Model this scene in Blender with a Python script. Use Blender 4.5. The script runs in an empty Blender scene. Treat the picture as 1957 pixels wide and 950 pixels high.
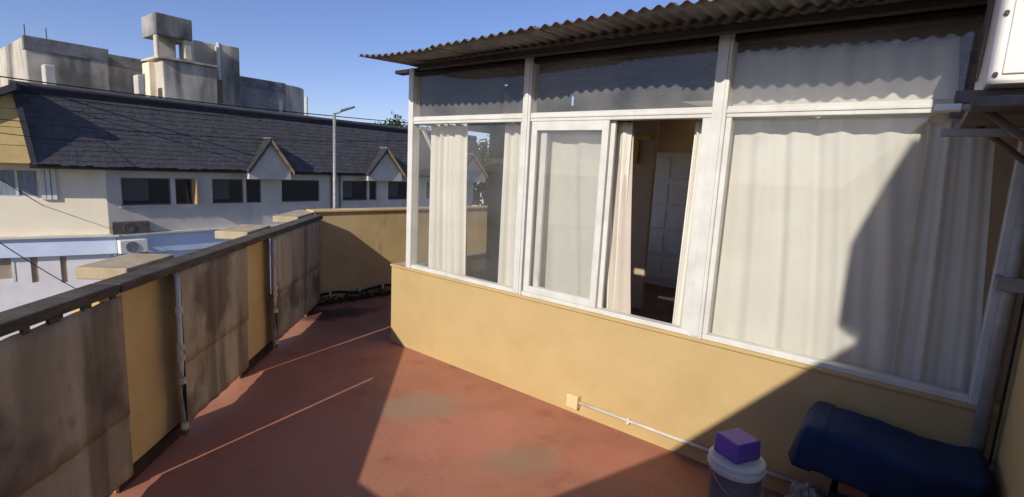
import bpy, bmesh, math, random
from mathutils import Vector, Matrix
random.seed(7)
sc = bpy.context.scene
col = sc.collection

# ------------------------------------------------------------------ camera
PW, PH, FPX = 1957.0, 950.0, 975.0
PITCH, ROLL, EYE = math.radians(8.95), math.radians(2.88), 1.7
_rt = Vector((1, 0, 0)); _fw = Vector((0, math.cos(PITCH), -math.sin(PITCH))); _up = _rt.cross(_fw)
CR = _rt * math.cos(ROLL) + _up * math.sin(ROLL)
CU = _up * math.cos(ROLL) - _rt * math.sin(ROLL)
C0 = Vector((0, 0, EYE))
cd = bpy.data.cameras.new('camera'); cam = bpy.data.objects.new('camera', cd); col.objects.link(cam)
cd.sensor_width = 36; cd.lens = 36 * FPX / PW; cd.clip_start = 0.05; cd.clip_end = 3000
m3 = Matrix((CR, CU, -_fw)).transposed()
cam.matrix_world = Matrix.Translation(C0) @ m3.to_4x4()
sc.camera = cam

# ------------------------------------------------------------------ sky, sun, exposure
SUN_AZ, SUN_EL = math.radians(29.1), math.radians(29.0)      # azimuth the light travels towards
SDIR = Vector((math.sin(SUN_AZ) * math.cos(SUN_EL), math.cos(SUN_AZ) * math.cos(SUN_EL), -math.sin(SUN_EL)))
w = bpy.data.worlds.new('World'); sc.world = w; w.use_nodes = True
nt = w.node_tree; bg = nt.nodes['Background']
sk = nt.nodes.new('ShaderNodeTexSky'); sk.sky_type = 'NISHITA'; sk.sun_disc = False
sk.sun_elevation = SUN_EL; sk.sun_rotation = SUN_AZ + math.pi
sk.altitude = 30; sk.air_density = 1.0; sk.dust_density = 0.25; sk.ozone_density = 3.0
tn = nt.nodes.new('ShaderNodeMix'); tn.data_type = 'RGBA'; tn.blend_type = 'MULTIPLY'; tn.inputs[0].default_value = 1
tn.inputs[7].default_value = (.88, .84, 1.10, 1)          # camera white balance of the clear sky
nt.links.new(sk.outputs[0], tn.inputs[6]); nt.links.new(tn.outputs[2], bg.inputs[0]); bg.inputs[1].default_value = 0.094
sl = bpy.data.lights.new('sun', 'SUN'); sl.energy = 3.4; sl.angle = math.radians(0.55); sl.color = (1.0, 0.95, 0.88)
so = bpy.data.objects.new('sun', sl); col.objects.link(so); so.location = (-6, -10, 12)
so.rotation_euler = SDIR.to_track_quat('-Z', 'Y').to_euler()
sc.view_settings.view_transform = 'Standard'; sc.view_settings.look = 'None'
sc.view_settings.exposure = 0.35; sc.view_settings.gamma = 1.0
sc.view_settings.use_curve_mapping = False
sc.cycles.max_bounces = 8; sc.cycles.transparent_max_bounces = 14

# ------------------------------------------------------------------ pixels to points
def ray(x, y): return _fw + CR * ((x - PW / 2) / FPX) + CU * ((PH / 2 - y) / FPX)
def gnd(x, y, z=0.0):
    d = ray(x, y); return C0 + d * ((z - EYE) / d.z)
def pln(x, y, P, n):
    d = ray(x, y); return C0 + d * ((P - C0).dot(n) / d.dot(n))

# ------------------------------------------------------------------ frames (a,b,z) -> world
def frame(O, da, db):
    O = Vector((O[0], O[1], O[2] if len(O) > 2 else 0)); da = Vector((*da[:2], 0)); db = Vector((*db[:2], 0))
    return lambda a, b, z: O + da * a + db * b + Vector((0, 0, z))
IDF = lambda a, b, z: Vector((a, b, z))
# window wall: s along the wall (towards far end +), v out of the wall towards the camera
AZA = math.radians(-51.6); DA = Vector((math.sin(AZA), math.cos(AZA), 0)); NA = Vector((-DA.y, DA.x, 0))
PWALL = Vector((-1.005, 4.599, 0)); W = frame(PWALL, DA, NA)
def wc(x, y, v=0.0):
    X = pln(x, y, PWALL + NA * v, NA) - PWALL
    return X.dot(DA), X.z
# parapet: s towards the camera, v into the terrace
PB = Vector((-2.205, 5.434, 0)); DC = Vector((0.094, -0.996, 0)).normalized(); VC = Vector((-DC.y, DC.x, 0))
PR = frame(PB, DC, VC)
def pc(x, y, v=0.0):
    X = pln(x, y, PB + VC * v, VC) - PB
    return X.dot(DC), X.z
# far wall: s to the right, v towards the camera
FW0 = Vector((-2.256, 5.817, 0)); DW = Vector((0.71, 0.704, 0)).normalized(); VW = Vector((DW.y, -DW.x, 0))
FWL = frame(FW0, DW, VW)

# ------------------------------------------------------------------ materials
def srgb(r, g, b):
    f = lambda c: (c / 255 / 12.92) if c / 255 <= 0.04045 else ((c / 255 + 0.055) / 1.055) ** 2.4
    return (f(r), f(g), f(b), 1)
MATS = {}
def mat(name, c1, c2=None, scale=6, rough=0.7, bump=0.0, bscale=60, stretch=(1, 1, 1), spots=None, spec=0.3,
        lo=0.35, hi=0.65, metal=0.0, detail=6, translucent=0.0):
    """paint-like material: two tones mixed by noise, optional stain tone with its own noise, fine bump"""
    if name in MATS: return MATS[name]
    m = bpy.data.materials.new(name); m.use_nodes = True; n = m.node_tree.nodes; L = m.node_tree.links
    b = n['Principled BSDF']
    tc = n.new('ShaderNodeTexCoord'); mp = n.new('ShaderNodeMapping'); mp.inputs['Scale'].default_value = stretch
    L.new(tc.outputs['Object'], mp.inputs[0])
    c2 = c2 or c1
    nz = n.new('ShaderNodeTexNoise'); nz.inputs['Scale'].default_value = scale; nz.inputs['Detail'].default_value = detail
    nz.inputs['Roughness'].default_value = 0.62
    L.new(mp.outputs[0], nz.inputs['Vector'])
    rp = n.new('ShaderNodeMapRange'); rp.inputs[1].default_value = lo; rp.inputs[2].default_value = hi
    L.new(nz.outputs[0], rp.inputs[0])
    mx = n.new('ShaderNodeMix'); mx.data_type = 'RGBA'; mx.inputs[6].default_value = (*c1[:3], 1); mx.inputs[7].default_value = (*c2[:3], 1)
    L.new(rp.outputs[0], mx.inputs[0]); out = mx.outputs[2]
    for (c3, sc3, l3, h3, st3, amt) in (spots or []):
        mp3 = n.new('ShaderNodeMapping'); mp3.inputs['Scale'].default_value = st3; mp3.inputs['Location'].default_value = (sc3 * .37, l3 * 9, 3.1)
        L.new(tc.outputs['Object'], mp3.inputs[0])
        n3 = n.new('ShaderNodeTexNoise'); n3.inputs['Scale'].default_value = sc3; n3.inputs['Detail'].default_value = 5
        L.new(mp3.outputs[0], n3.inputs['Vector'])
        r3 = n.new('ShaderNodeMapRange'); r3.inputs[1].default_value = l3; r3.inputs[2].default_value = h3; r3.inputs[4].default_value = amt
        L.new(n3.outputs[0], r3.inputs[0])
        x3 = n.new('ShaderNodeMix'); x3.data_type = 'RGBA'; x3.inputs[7].default_value = (*c3[:3], 1)
        L.new(r3.outputs[0], x3.inputs[0]); L.new(out, x3.inputs[6]); out = x3.outputs[2]
    L.new(out, b.inputs['Base Color'])
    rr = n.new('ShaderNodeMapRange'); rr.inputs[3].default_value = max(0.02, rough - .1); rr.inputs[4].default_value = min(1, rough + .1)
    L.new(nz.outputs[0], rr.inputs[0]); L.new(rr.outputs[0], b.inputs['Roughness'])
    b.inputs['Specular IOR Level'].default_value = spec; b.inputs['Metallic'].default_value = metal
    if bump:
        nb = n.new('ShaderNodeTexNoise'); nb.inputs['Scale'].default_value = bscale; nb.inputs['Detail'].default_value = 4
        L.new(tc.outputs['Object'], nb.inputs['Vector'])
        bp = n.new('ShaderNodeBump'); bp.inputs['Strength'].default_value = bump; bp.inputs['Distance'].default_value = 0.01
        L.new(nb.outputs[0], bp.inputs['Height']); L.new(bp.outputs[0], b.inputs['Normal'])
    if translucent:
        tr = n.new('ShaderNodeBsdfTranslucent'); L.new(out, tr.inputs[0])
        ms = n.new('ShaderNodeMixShader'); ms.inputs[0].default_value = translucent
        L.new(b.outputs[0], ms.inputs[1]); L.new(tr.outputs[0], ms.inputs[2]); L.new(ms.outputs[0], n['Material Output'].inputs[0])
    MATS[name] = m; return m

def glass_mat(name, tint=(0.975, 0.98, 0.978), dust=0.04, dustcol=(0.6, 0.58, 0.53), refl=1.0):
    m = bpy.data.materials.new(name); m.use_nodes = True; n = m.node_tree.nodes; L = m.node_tree.links
    n.remove(n['Principled BSDF'])
    t = n.new('ShaderNodeBsdfTransparent'); t.inputs[0].default_value = (*tint, 1)
    g = n.new('ShaderNodeBsdfGlossy'); g.inputs['Roughness'].default_value = 0.02
    lw_ = n.new('ShaderNodeLayerWeight'); lw_.inputs[0].default_value = .5
    pw = n.new('ShaderNodeMath'); pw.operation = 'POWER'; pw.inputs[1].default_value = 4.0; L.new(lw_.outputs['Facing'], pw.inputs[0])
    fr = n.new('ShaderNodeMath'); fr.operation = 'MULTIPLY_ADD'; fr.inputs[1].default_value = .6 * refl; fr.inputs[2].default_value = .035 * refl; L.new(pw.outputs[0], fr.inputs[0])
    a = n.new('ShaderNodeMixShader'); L.new(fr.outputs[0], a.inputs[0]); L.new(t.outputs[0], a.inputs[1]); L.new(g.outputs[0], a.inputs[2])
    d = n.new('ShaderNodeBsdfDiffuse'); d.inputs[0].default_value = (*dustcol, 1)
    nz = n.new('ShaderNodeTexNoise'); nz.inputs['Scale'].default_value = 3; nz.inputs['Detail'].default_value = 5
    tc = n.new('ShaderNodeTexCoord'); L.new(tc.outputs['Object'], nz.inputs['Vector'])
    mr = n.new('ShaderNodeMapRange'); mr.inputs[1].default_value = .3; mr.inputs[2].default_value = .8; mr.inputs[3].default_value = dust * .5; mr.inputs[4].default_value = dust * 1.8
    L.new(nz.outputs[0], mr.inputs[0])
    b = n.new('ShaderNodeMixShader'); L.new(mr.outputs[0], b.inputs[0]); L.new(a.outputs[0], b.inputs[1]); L.new(d.outputs[0], b.inputs[2])
    L.new(b.outputs[0], n['Material Output'].inputs[0]); return m

M_YELLOW = mat('yellow_paint', srgb(196, 168, 116), srgb(188, 159, 107), 3, .75, .10, 90,
               spots=[(srgb(180, 150, 98), 1.4, .58, .8, (1, 1, 1), .3), (srgb(150, 118, 72), 9, .70, .80, (1, 1, .35), .25)])
M_YELLOW_LIFT = mat('yellow_paint_lifted', srgb(218, 186, 128), srgb(208, 174, 116), 3, .75, .25, 90,
               spots=[(srgb(176, 142, 92), 2.2, .6, .8, (1, 1, .3), .5)])  # the wall yellow made lighter to lift the shade on the pillars
M_FARW = mat('ochre_wall_paint', srgb(212, 184, 130), srgb(198, 168, 114), 2.5, .8, .3, 80,
             spots=[(srgb(160, 128, 86), 2.0, .5, .75, (1, 1, .5), .5), (srgb(60, 50, 38), 5, .62, .8, (1, 1, .4), .5)])
M_RED = mat('red_floor_paint', srgb(172, 116, 90), srgb(160, 105, 81), 2.2, .62, .18, 70, spec=.35,
            spots=[(srgb(176, 118, 92), 1.1, .5, .7, (1, 1, 1), .6), (srgb(130, 66, 50), 5, .6, .75, (1, 1, 1), .5),
                   (srgb(140, 96, 76), 16, .62, .75, (1, 1, 1), .35), (srgb(196, 160, 138), 46, .66, .72, (1, 1, 1), .55), (srgb(96, 62, 50), 70, .68, .73, (1, 1, 1), .5)])
M_WORN = mat('worn_cement', srgb(160, 130, 106), srgb(166, 112, 88), 5, .8, .2, 80)
M_PANEL = mat('weathered_sheet', srgb(200, 184, 156), srgb(172, 154, 128), 3, .85, .3, 60, stretch=(1, 1, .25),
              spots=[(srgb(132, 112, 92), 2.6, .47, .62, (1, 1, .22), .6), (srgb(84, 70, 58), 1.9, .53, .62, (1, 1, .9), .7), (srgb(92, 80, 68), 7, .56, .64, (1, 1, .1), .5), (srgb(70, 60, 50), 14, .62, .70, (1, 1, .5), .25),
                     (srgb(168, 152, 128), 8, .6, .72, (1, 1, .12), .4)])
M_RAIL = mat('rail_wood', srgb(96, 86, 72), srgb(70, 62, 52), 8, .8, .4, 60, stretch=(1, 1, 4))
M_CAP = mat('cement_cap', srgb(190, 172, 140), srgb(165, 148, 118), 8, .9, .3, 80)
M_DARKSTRIP = mat('dark_strip', srgb(70, 48, 38), srgb(50, 38, 32), 9, .85, .3, 60)
M_WHITE = mat('white_aluminium', srgb(217, 215, 204), srgb(203, 199, 187), 6, .42, .05, 90,
              spots=[(srgb(160, 150, 130), 14, .66, .8, (1, 1, .3), .45)])
M_WPIPE = mat('white_pvc', srgb(214, 208, 192), srgb(190, 180, 160), 9, .5, .05, 60)
M_GALV = mat('galvanised_sheet', srgb(132, 128, 122), srgb(100, 96, 92), 5, .55, .15, 40, metal=.35,
             spots=[(srgb(92, 76, 62), 3, .55, .75, (1, 1, 1), .5)])
M_WOOD = mat('brown_wood', srgb(112, 90, 66), srgb(88, 70, 52), 5, .7, .2, 40, stretch=(1, 1, 6))
M_DWOOD = mat('dark_wood', srgb(58, 48, 44), srgb(44, 38, 36), 5, .7, .2, 40)
M_CURT = mat('white_curtain', srgb(244, 239, 224), srgb(236, 230, 213), 2, .9, .08, 300, spec=.1, translucent=.24,
             spots=[(srgb(186, 182, 166), 2.2, .6, .75, (1, 1, .6), .5)])
M_CURTP = mat('pale_pink_curtain', srgb(218, 204, 186), srgb(206, 192, 174), 2, .9, .08, 300, spec=.1, translucent=.2)
M_CURTB = mat('brown_curtain', srgb(86, 76, 62), srgb(68, 60, 48), 4, .9, .1, 200, spec=.1)
M_INT = mat('interior_plaster', srgb(214, 188, 156), srgb(202, 174, 142), 3, .85, .1, 60)
M_INTF = mat('interior_floor', srgb(124, 98, 80), srgb(104, 82, 68), 6, .6, .1, 60)
M_DOORW = mat('grey_white_door', srgb(222, 220, 212), srgb(212, 208, 200), 4, .6, .05, 60)
M_FIBRE = mat('translucent_sheet', srgb(236, 226, 200), srgb(226, 214, 186), 5, .6, .1, 40, translucent=.7)
M_GREY = mat('grey_metal', srgb(160, 158, 152), srgb(136, 134, 128), 8, .5, .1, 50, metal=.3)
M_DGREY = mat('dark_metal', srgb(104, 98, 90), srgb(82, 74, 66), 8, .6, .1, 50, spots=[(srgb(86, 58, 40), 8, .58, .7, (1, 1, 1), .6)])
M_ACW = mat('ac_white', srgb(232, 226, 214), srgb(222, 214, 200), 5, .45, .03, 60)
M_BLACK = mat('black_rubber', srgb(26, 26, 26), srgb(36, 34, 32), 8, .6, .1, 60)
M_PURPLE = mat('purple_plastic', srgb(112, 80, 166), srgb(100, 70, 152), 5, .45, .05, 60, spec=.4)
M_BUCK = mat('charcoal_plastic', srgb(104, 100, 106), srgb(86, 82, 88), 6, .5, .05, 60, spec=.4)
M_LID = mat('offwhite_plastic', srgb(206, 204, 196), srgb(190, 186, 176), 6, .5, .05, 60, spec=.4)
M_BLUE = mat('blue_tarpaulin', srgb(32, 54, 84), srgb(18, 32, 60), 2.5, .75, .5, 12, spec=.2)
M_BAG = mat('grey_plastic_bag', srgb(150, 150, 148), srgb(96, 98, 98), 8, .4, .6, 14, spec=.5)
M_PINK = mat('faded_red_brick', srgb(150, 96, 84), srgb(130, 84, 74), 10, .9, .3, 60)
M_SLATE = mat('slate_roofing', srgb(90, 88, 90), srgb(74, 73, 75), 3, .75, .3, 12,
              spots=[(srgb(84, 80, 78), 1.2, .5, .7, (1, 1, 1), .5)], spec=.3)
M_SLATE2 = mat('slate_roofing_dark', srgb(60, 60, 64), srgb(48, 48, 52), 4, .75, .3, 12)
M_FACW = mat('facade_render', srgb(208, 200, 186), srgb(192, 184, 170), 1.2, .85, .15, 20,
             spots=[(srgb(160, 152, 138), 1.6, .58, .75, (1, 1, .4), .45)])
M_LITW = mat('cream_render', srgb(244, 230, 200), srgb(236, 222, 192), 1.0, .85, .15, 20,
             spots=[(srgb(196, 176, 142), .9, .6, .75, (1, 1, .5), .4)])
M_SIDING = mat('yellow_siding', srgb(206, 178, 118), srgb(192, 164, 106), 2, .75, .15, 30)
M_PALE = mat('pale_blue_paint', srgb(212, 220, 232), srgb(200, 210, 224), 1.4, .7, .1, 20)
M_PALEW = mat('pale_wall', srgb(226, 220, 214), srgb(216, 208, 202), 1.4, .8, .1, 20)
M_BROWNP = mat('brown_shutter', srgb(168, 148, 126), srgb(150, 132, 112), 4, .7, .1, 20)
M_DARKG = mat('dark_window_glass', srgb(40, 42, 44), srgb(34, 35, 36), 2, .12, 0, 1, spec=.5)
M_FRAME = mat('grey_window_frame', srgb(108, 106, 102), srgb(96, 94, 90), 6, .6, .05, 20)
M_CONC = mat('stained_concrete', srgb(214, 204, 184), srgb(186, 176, 158), .5, .9, .25, 6,
             spots=[(srgb(82, 78, 74), .45, .48, .66, (1, 1, .35), .85), (srgb(60, 58, 56), 1.1, .56, .72, (1, 1, .2), .7)])
M_CONCD = mat('sooty_concrete', srgb(172, 167, 158), srgb(124, 121, 120), .6, .9, .25, 6,
              spots=[(srgb(58, 58, 60), .5, .45, .62, (1, 1, .3), .8)])
M_TRIM = mat('pale_timber', srgb(196, 160, 112), srgb(176, 142, 98), 4, .7, .1, 20)
M_STREET = mat('asphalt', srgb(74, 74, 74), srgb(62, 62, 62), 2, .9, .2, 30)
M_PAVE = mat('pavement_concrete', srgb(140, 136, 128), srgb(124, 120, 112), 2, .9, .2, 30)
M_GROUND = mat('town_ground', srgb(110, 106, 96), srgb(92, 92, 80), .3, .95, .2, 4)
M_LEAF = mat('leaves', srgb(76, 92, 48), srgb(52, 70, 34), 3, .7, 0, 1, translucent=.2)
M_BARK = mat('bark', srgb(92, 76, 60), srgb(70, 58, 46), 8, .9, .4, 20)
M_GLASS = glass_mat('window_glass', dust=.045)
M_DUSTY = glass_mat('dusty_window_glass', dust=.11, dustcol=(.58, .55, .48))

# ------------------------------------------------------------------ mesh builder
class MB:
    def __init__(s, fr=IDF): s.v = []; s.f = []; s.fr = fr
    def add(s, pts, faces):
        k = len(s.v); s.v += [s.fr(*p) for p in pts]; s.f += [tuple(i + k for i in f) for f in faces]; return s
    def raw(s, pts, faces):
        k = len(s.v); s.v += [Vector(p) for p in pts]; s.f += [tuple(i + k for i in f) for f in faces]; return s
    def box(s, a0, a1, b0, b1, c0, c1):
        return s.add([(a, b, c) for c in (c0, c1) for b in (b0, b1) for a in (a0, a1)],
                     [(0, 1, 3, 2), (4, 6, 7, 5), (0, 4, 5, 1), (2, 3, 7, 6), (0, 2, 6, 4), (1, 5, 7, 3)])
    def prism(s, poly, lo, hi, axis='b'):
        n = len(poly)
        mk = {'a': lambda p, t: (t, p[0], p[1]), 'b': lambda p, t: (p[0], t, p[1]), 'c': lambda p, t: (p[0], p[1], t)}[axis]
        return s.add([mk(p, lo) for p in poly] + [mk(p, hi) for p in poly],
                     [tuple(range(n)), tuple(range(2 * n - 1, n - 1, -1))] + [(i, (i + 1) % n, n + (i + 1) % n, n + i) for i in range(n)])
    def tube(s, pts, r, n=10, r2=None):
        P = [Vector(s.fr(*p)) for p in pts]; base = len(s.v); L = len(P)
        for i, p in enumerate(P):
            d = (P[min(i + 1, L - 1)] - P[max(i - 1, 0)]).normalized()
            u = d.cross(Vector((0, 0, 1)));
            if u.length < 1e-3: u = Vector((1, 0, 0))
            u.normalize(); q = d.cross(u); rr = r if r2 is None else r + (r2 - r) * i / max(1, L - 1)
            for k in range(n):
                t = 2 * math.pi * k / n; s.v.append(p + u * math.cos(t) * rr + q * math.sin(t) * rr)
        for i in range(L - 1):
            for k in range(n): s.f.append((base + i * n + k, base + i * n + (k + 1) % n, base + (i + 1) * n + (k + 1) % n, base + (i + 1) * n + k))
        s.f.append(tuple(base + k for k in range(n))); s.f.append(tuple(base + (L - 1) * n + n - 1 - k for k in range(n)))
        return s
    def lathe(s, prof, cx, cy, n=36):
        base = len(s.v); L = len(prof)
        for r, z in prof:
            for k in range(n):
                t = 2 * math.pi * k / n; s.v.append(s.fr(cx + r * math.cos(t), cy + r * math.sin(t), z))
        for i in range(L - 1):
            for k in range(n): s.f.append((base + i * n + k, base + i * n + (k + 1) % n, base + (i + 1) * n + (k + 1) % n, base + (i + 1) * n + k))
        s.f.append(tuple(base + k for k in range(n))); s.f.append(tuple(base + (L - 1) * n + n - 1 - k for k in range(n)))
        return s
    def grid(s, fn, nu, nv):
        base = len(s.v)
        for j in range(nv + 1):
            for i in range(nu + 1): s.v.append(s.fr(*fn(i / nu, j / nv)))
        for j in range(nv):
            for i in range(nu):
                q = base + j * (nu + 1) + i; s.f.append((q, q + 1, q + nu + 2, q + nu + 1))
        return s
    def build(s, name, m, parent=None, smooth=False, bevel=0.0, solid=0.0, seg=2):
        off = Vector(parent['_w']) if parent is not None and '_w' in parent else Vector((0, 0, 0))
        org = off
        if parent is None:
            lo = Vector((min(v.x for v in s.v), min(v.y for v in s.v), min(v.z for v in s.v)))
            hi = Vector((max(v.x for v in s.v), max(v.y for v in s.v), max(v.z for v in s.v)))
            org = Vector(((lo.x + hi.x) / 2, (lo.y + hi.y) / 2, lo.z))
        me = bpy.data.meshes.new(name)
        me.from_pydata([tuple(v - org) for v in s.v], [], s.f)
        bm = bmesh.new(); bm.from_mesh(me); bmesh.ops.recalc_face_normals(bm, faces=bm.faces[:]); bm.to_mesh(me); bm.free()
        if smooth:
            for p in me.polygons: p.use_smooth = True
        me.materials.append(m)
        o = bpy.data.objects.new(name, me); col.objects.link(o)
        if parent is not None: o.parent = parent; o['_w'] = tuple(org)
        else: o.location = org; o['_w'] = tuple(org)
        if solid: md = o.modifiers.new('thickness', 'SOLIDIFY'); md.thickness = solid; md.offset = 0
        if bevel:
            md = o.modifiers.new('edge', 'BEVEL'); md.width = bevel; md.segments = seg; md.limit_method = 'ANGLE'
        return o
def tag(o, label=None, cat=None, group=None, kind=None):
    if label: o['label'] = label
    if cat: o['category'] = cat
    if group: o['group'] = group
    if kind: o['kind'] = kind
    return o
def thing(name, loc, label, cat, group=None):
    o = bpy.data.objects.new(name, None); col.objects.link(o); o.location = loc; o['_w'] = tuple(loc); o.empty_display_size = .1
    return tag(o, label, cat, group)
def copy_tree(src, loc, label=None, parent=None):
    c = src.copy(); col.objects.link(c); c.parent = parent
    if parent is None: c.location = loc
    if label: c['label'] = label
    for ch in list(src.children): copy_tree(ch, None, None, c)
    return c

# ================================================================== THE GROUND AND THE TERRACE
STREET = -6.0
tag(MB().add([(-900, -900, STREET - .1), (900, -900, STREET - .1), (900, 900, STREET - .1), (-900, 900, STREET - .1)], [(0, 1, 2, 3)]).build('ground', M_GROUND), kind='structure')

# facade frame of the slate roofed house
K = C0 + ray(205, 385) * (24 / Vector(ray(205, 385)[:2]).length); K.z = 0
AZF = math.radians(37.5); DF = Vector((math.sin(AZF), math.cos(AZF), 0)); NO = Vector((DF.y, -DF.x, 0))   # NO: out of the facade
FC = frame(K, DF, -NO)
def fc(x, y, b=0.0):
    X = pln(x, y, K - NO * b, NO) - K
    return X.dot(DF), X.z
tag(MB(FC).box(-60, 90, -9.5, -2.2, STREET - .08, STREET).build('road', M_STREET), kind='structure')
tag(MB(FC).box(-60, 90, -2.2, -.02, STREET - .08, STREET + .13).build('pavement', M_PAVE), kind='structure')

# terrace slab: polygon between parapet, far wall, room and the wall behind the camera
pv = lambda q: (q.x, q.y)
poly = [pv(PR(-.6, -.26, 0)), pv(FWL(3.4, -.1, 0)), pv(W(.25, -.15, 0)), pv(W(-4.6, -.15, 0)), pv(W(-4.6, 3.9, 0)), pv(PR(6.4, -.26, 0))]
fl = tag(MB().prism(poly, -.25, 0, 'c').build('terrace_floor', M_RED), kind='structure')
# rubbed-through grey patches and scuffs of the floor paint (stains with their own outline)
def add_patches(m, spots):
    n = m.node_tree.nodes; L = m.node_tree.links; b = n['Principled BSDF']
    cur = b.inputs['Base Color'].links[0].from_socket
    geo = n.new('ShaderNodeNewGeometry')
    nz = n.new('ShaderNodeTexNoise'); nz.inputs['Scale'].default_value = 5; nz.inputs['Detail'].default_value = 6; nz.inputs['Roughness'].default_value = .65
    L.new(geo.outputs['Position'], nz.inputs['Vector'])
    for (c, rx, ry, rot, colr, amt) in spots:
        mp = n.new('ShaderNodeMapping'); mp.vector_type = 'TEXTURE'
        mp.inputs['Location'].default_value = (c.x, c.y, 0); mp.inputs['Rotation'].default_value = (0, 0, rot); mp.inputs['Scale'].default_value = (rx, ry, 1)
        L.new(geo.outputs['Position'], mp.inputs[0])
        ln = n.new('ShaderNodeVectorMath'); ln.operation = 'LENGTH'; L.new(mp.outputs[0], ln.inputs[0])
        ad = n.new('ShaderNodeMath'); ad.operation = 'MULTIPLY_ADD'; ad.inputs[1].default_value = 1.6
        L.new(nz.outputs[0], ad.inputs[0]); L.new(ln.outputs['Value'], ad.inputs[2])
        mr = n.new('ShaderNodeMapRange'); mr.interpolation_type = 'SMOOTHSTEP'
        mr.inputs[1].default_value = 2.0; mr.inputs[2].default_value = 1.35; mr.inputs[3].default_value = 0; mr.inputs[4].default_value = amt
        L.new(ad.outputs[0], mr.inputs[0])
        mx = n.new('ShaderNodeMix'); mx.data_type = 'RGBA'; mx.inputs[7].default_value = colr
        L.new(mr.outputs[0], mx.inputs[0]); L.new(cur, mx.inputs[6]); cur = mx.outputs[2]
    # hairline cracks in the paint
    wp = n.new('ShaderNodeTexNoise'); wp.inputs['Scale'].default_value = 2.5; wp.inputs['Detail'].default_value = 5; L.new(geo.outputs['Position'], wp.inputs['Vector'])
    wv = n.new('ShaderNodeVectorMath'); wv.operation = 'MULTIPLY_ADD'; wv.inputs[1].default_value = (.5, .5, .0); L.new(wp.outputs['Color'], wv.inputs[0]); L.new(geo.outputs['Position'], wv.inputs[2])
    vo = n.new('ShaderNodeTexVoronoi'); vo.feature = 'DISTANCE_TO_EDGE'; vo.inputs['Scale'].default_value = .9; L.new(wv.outputs[0], vo.inputs['Vector'])
    mr = n.new('ShaderNodeMapRange'); mr.inputs[1].default_value = .0; mr.inputs[2].default_value = .006; mr.inputs[3].default_value = .12; mr.inputs[4].default_value = 0; L.new(vo.outputs['Distance'], mr.inputs[0])
    mx = n.new('ShaderNodeMix'); mx.data_type = 'RGBA'; mx.inputs[7].default_value = srgb(92, 60, 48); L.new(mr.outputs[0], mx.inputs[0]); L.new(cur, mx.inputs[6]); cur = mx.outputs[2]
    L.new(cur, b.inputs['Base Color'])
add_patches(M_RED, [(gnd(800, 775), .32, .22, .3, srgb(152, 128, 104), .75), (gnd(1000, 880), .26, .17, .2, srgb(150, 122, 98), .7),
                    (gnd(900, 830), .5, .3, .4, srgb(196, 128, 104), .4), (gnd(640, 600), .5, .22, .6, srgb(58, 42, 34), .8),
                    (gnd(1150, 880), .3, .2, 0, srgb(186, 116, 92), .4)])

# ================================================================== PARAPET ON THE LEFT
par = thing('parapet', PR(2, 0, 0), 'yellow pillared parapet with weathered sheet panels and dark top rail beside the red floor', 'parapet')
V0, V1 = .050, .068
pil = [(2.544, 3.141), (1.069, 1.744), (-.40, .10), (4.62, 5.22), (6.0, 6.4)]
CAPZ = 1.085
for k, (a, b) in enumerate(pil):
    p = MB(PR).box(a, b, -.14, 0, 0, 1.02).build('pillar', M_YELLOW_LIFT, par, bevel=.008)
    ca, cb_ = ((2.42, 2.86), (.89, 1.38), (-.62, .14), (4.5, 5.2), (6.0, 6.4))[k]
    MB(PR).box(ca, cb_, -.31, -.055, 1.0215, 1.086).build('cap', M_CAP, p, bevel=.008)
    MB(PR).box(a + .002, b - .002, .0015, .014, 0.0005, .075).build('foot_strip', M_DARKSTRIP, p)  # dark strip along the foot of each pillar
# weathered corrugated sheets fixed in front of the pillars
def sheet(s_hi, s_lo, z0, z1, seedv, off):
    n = max(8, int((s_hi - s_lo) / .02)); rnd = random.Random(seedv)
    ph = rnd.uniform(0, 6)
    def f(i, j):
        s_ = s_hi + (s_lo - s_hi) * i; z = z0 + (z1 - z0) * j
        wv = .0042 * math.sin(s_ * 2 * math.pi / .148 + ph) + .003 * math.sin(s_ * 9 + z * 4 + ph)
        return (s_, .5 * (V0 + V1) + wv + off, z)
    return MB(PR).grid(f, n, 8).build('sheet_panel', M_PANEL, par, smooth=True, solid=.007)
PE1, PE2 = pc(338, 650, V1)[0], pc(521, 560, V1)[0]
for k, (a, b, z0, z1, zm) in enumerate(((4.60, 3.09, .075, 1.007, .40), (PE1, 1.693, .078, 1.021, .46), (PE2, -.24, .078, 1.021, .50), (6.3, 4.61, .085, 1.004, .42))):
    sheet(a, b, z0, zm + .03, k * 2 + 1, -.004); sheet(a, b, zm, z1, k * 2 + 2, .004)
for (a, b, vi) in ((6.4, 3.12, .076), (3.115, 1.72, .076), (1.715, -.32, .076)):
    MB(PR).box(b, a, -.052, vi, 1.022, 1.070).build('top_rail', M_RAIL, par, bevel=.008)
# hooks that hold the sheets to the rail leave open dashes between them
for k in range(9):
    s_ = 3.14 + k * .16
    MB(PR).box(s_, s_ + .03 + .02 * (k % 3), V0 + .004, V1 + .0005, .998, 1.024).build('hook', M_RAIL, par)
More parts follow.
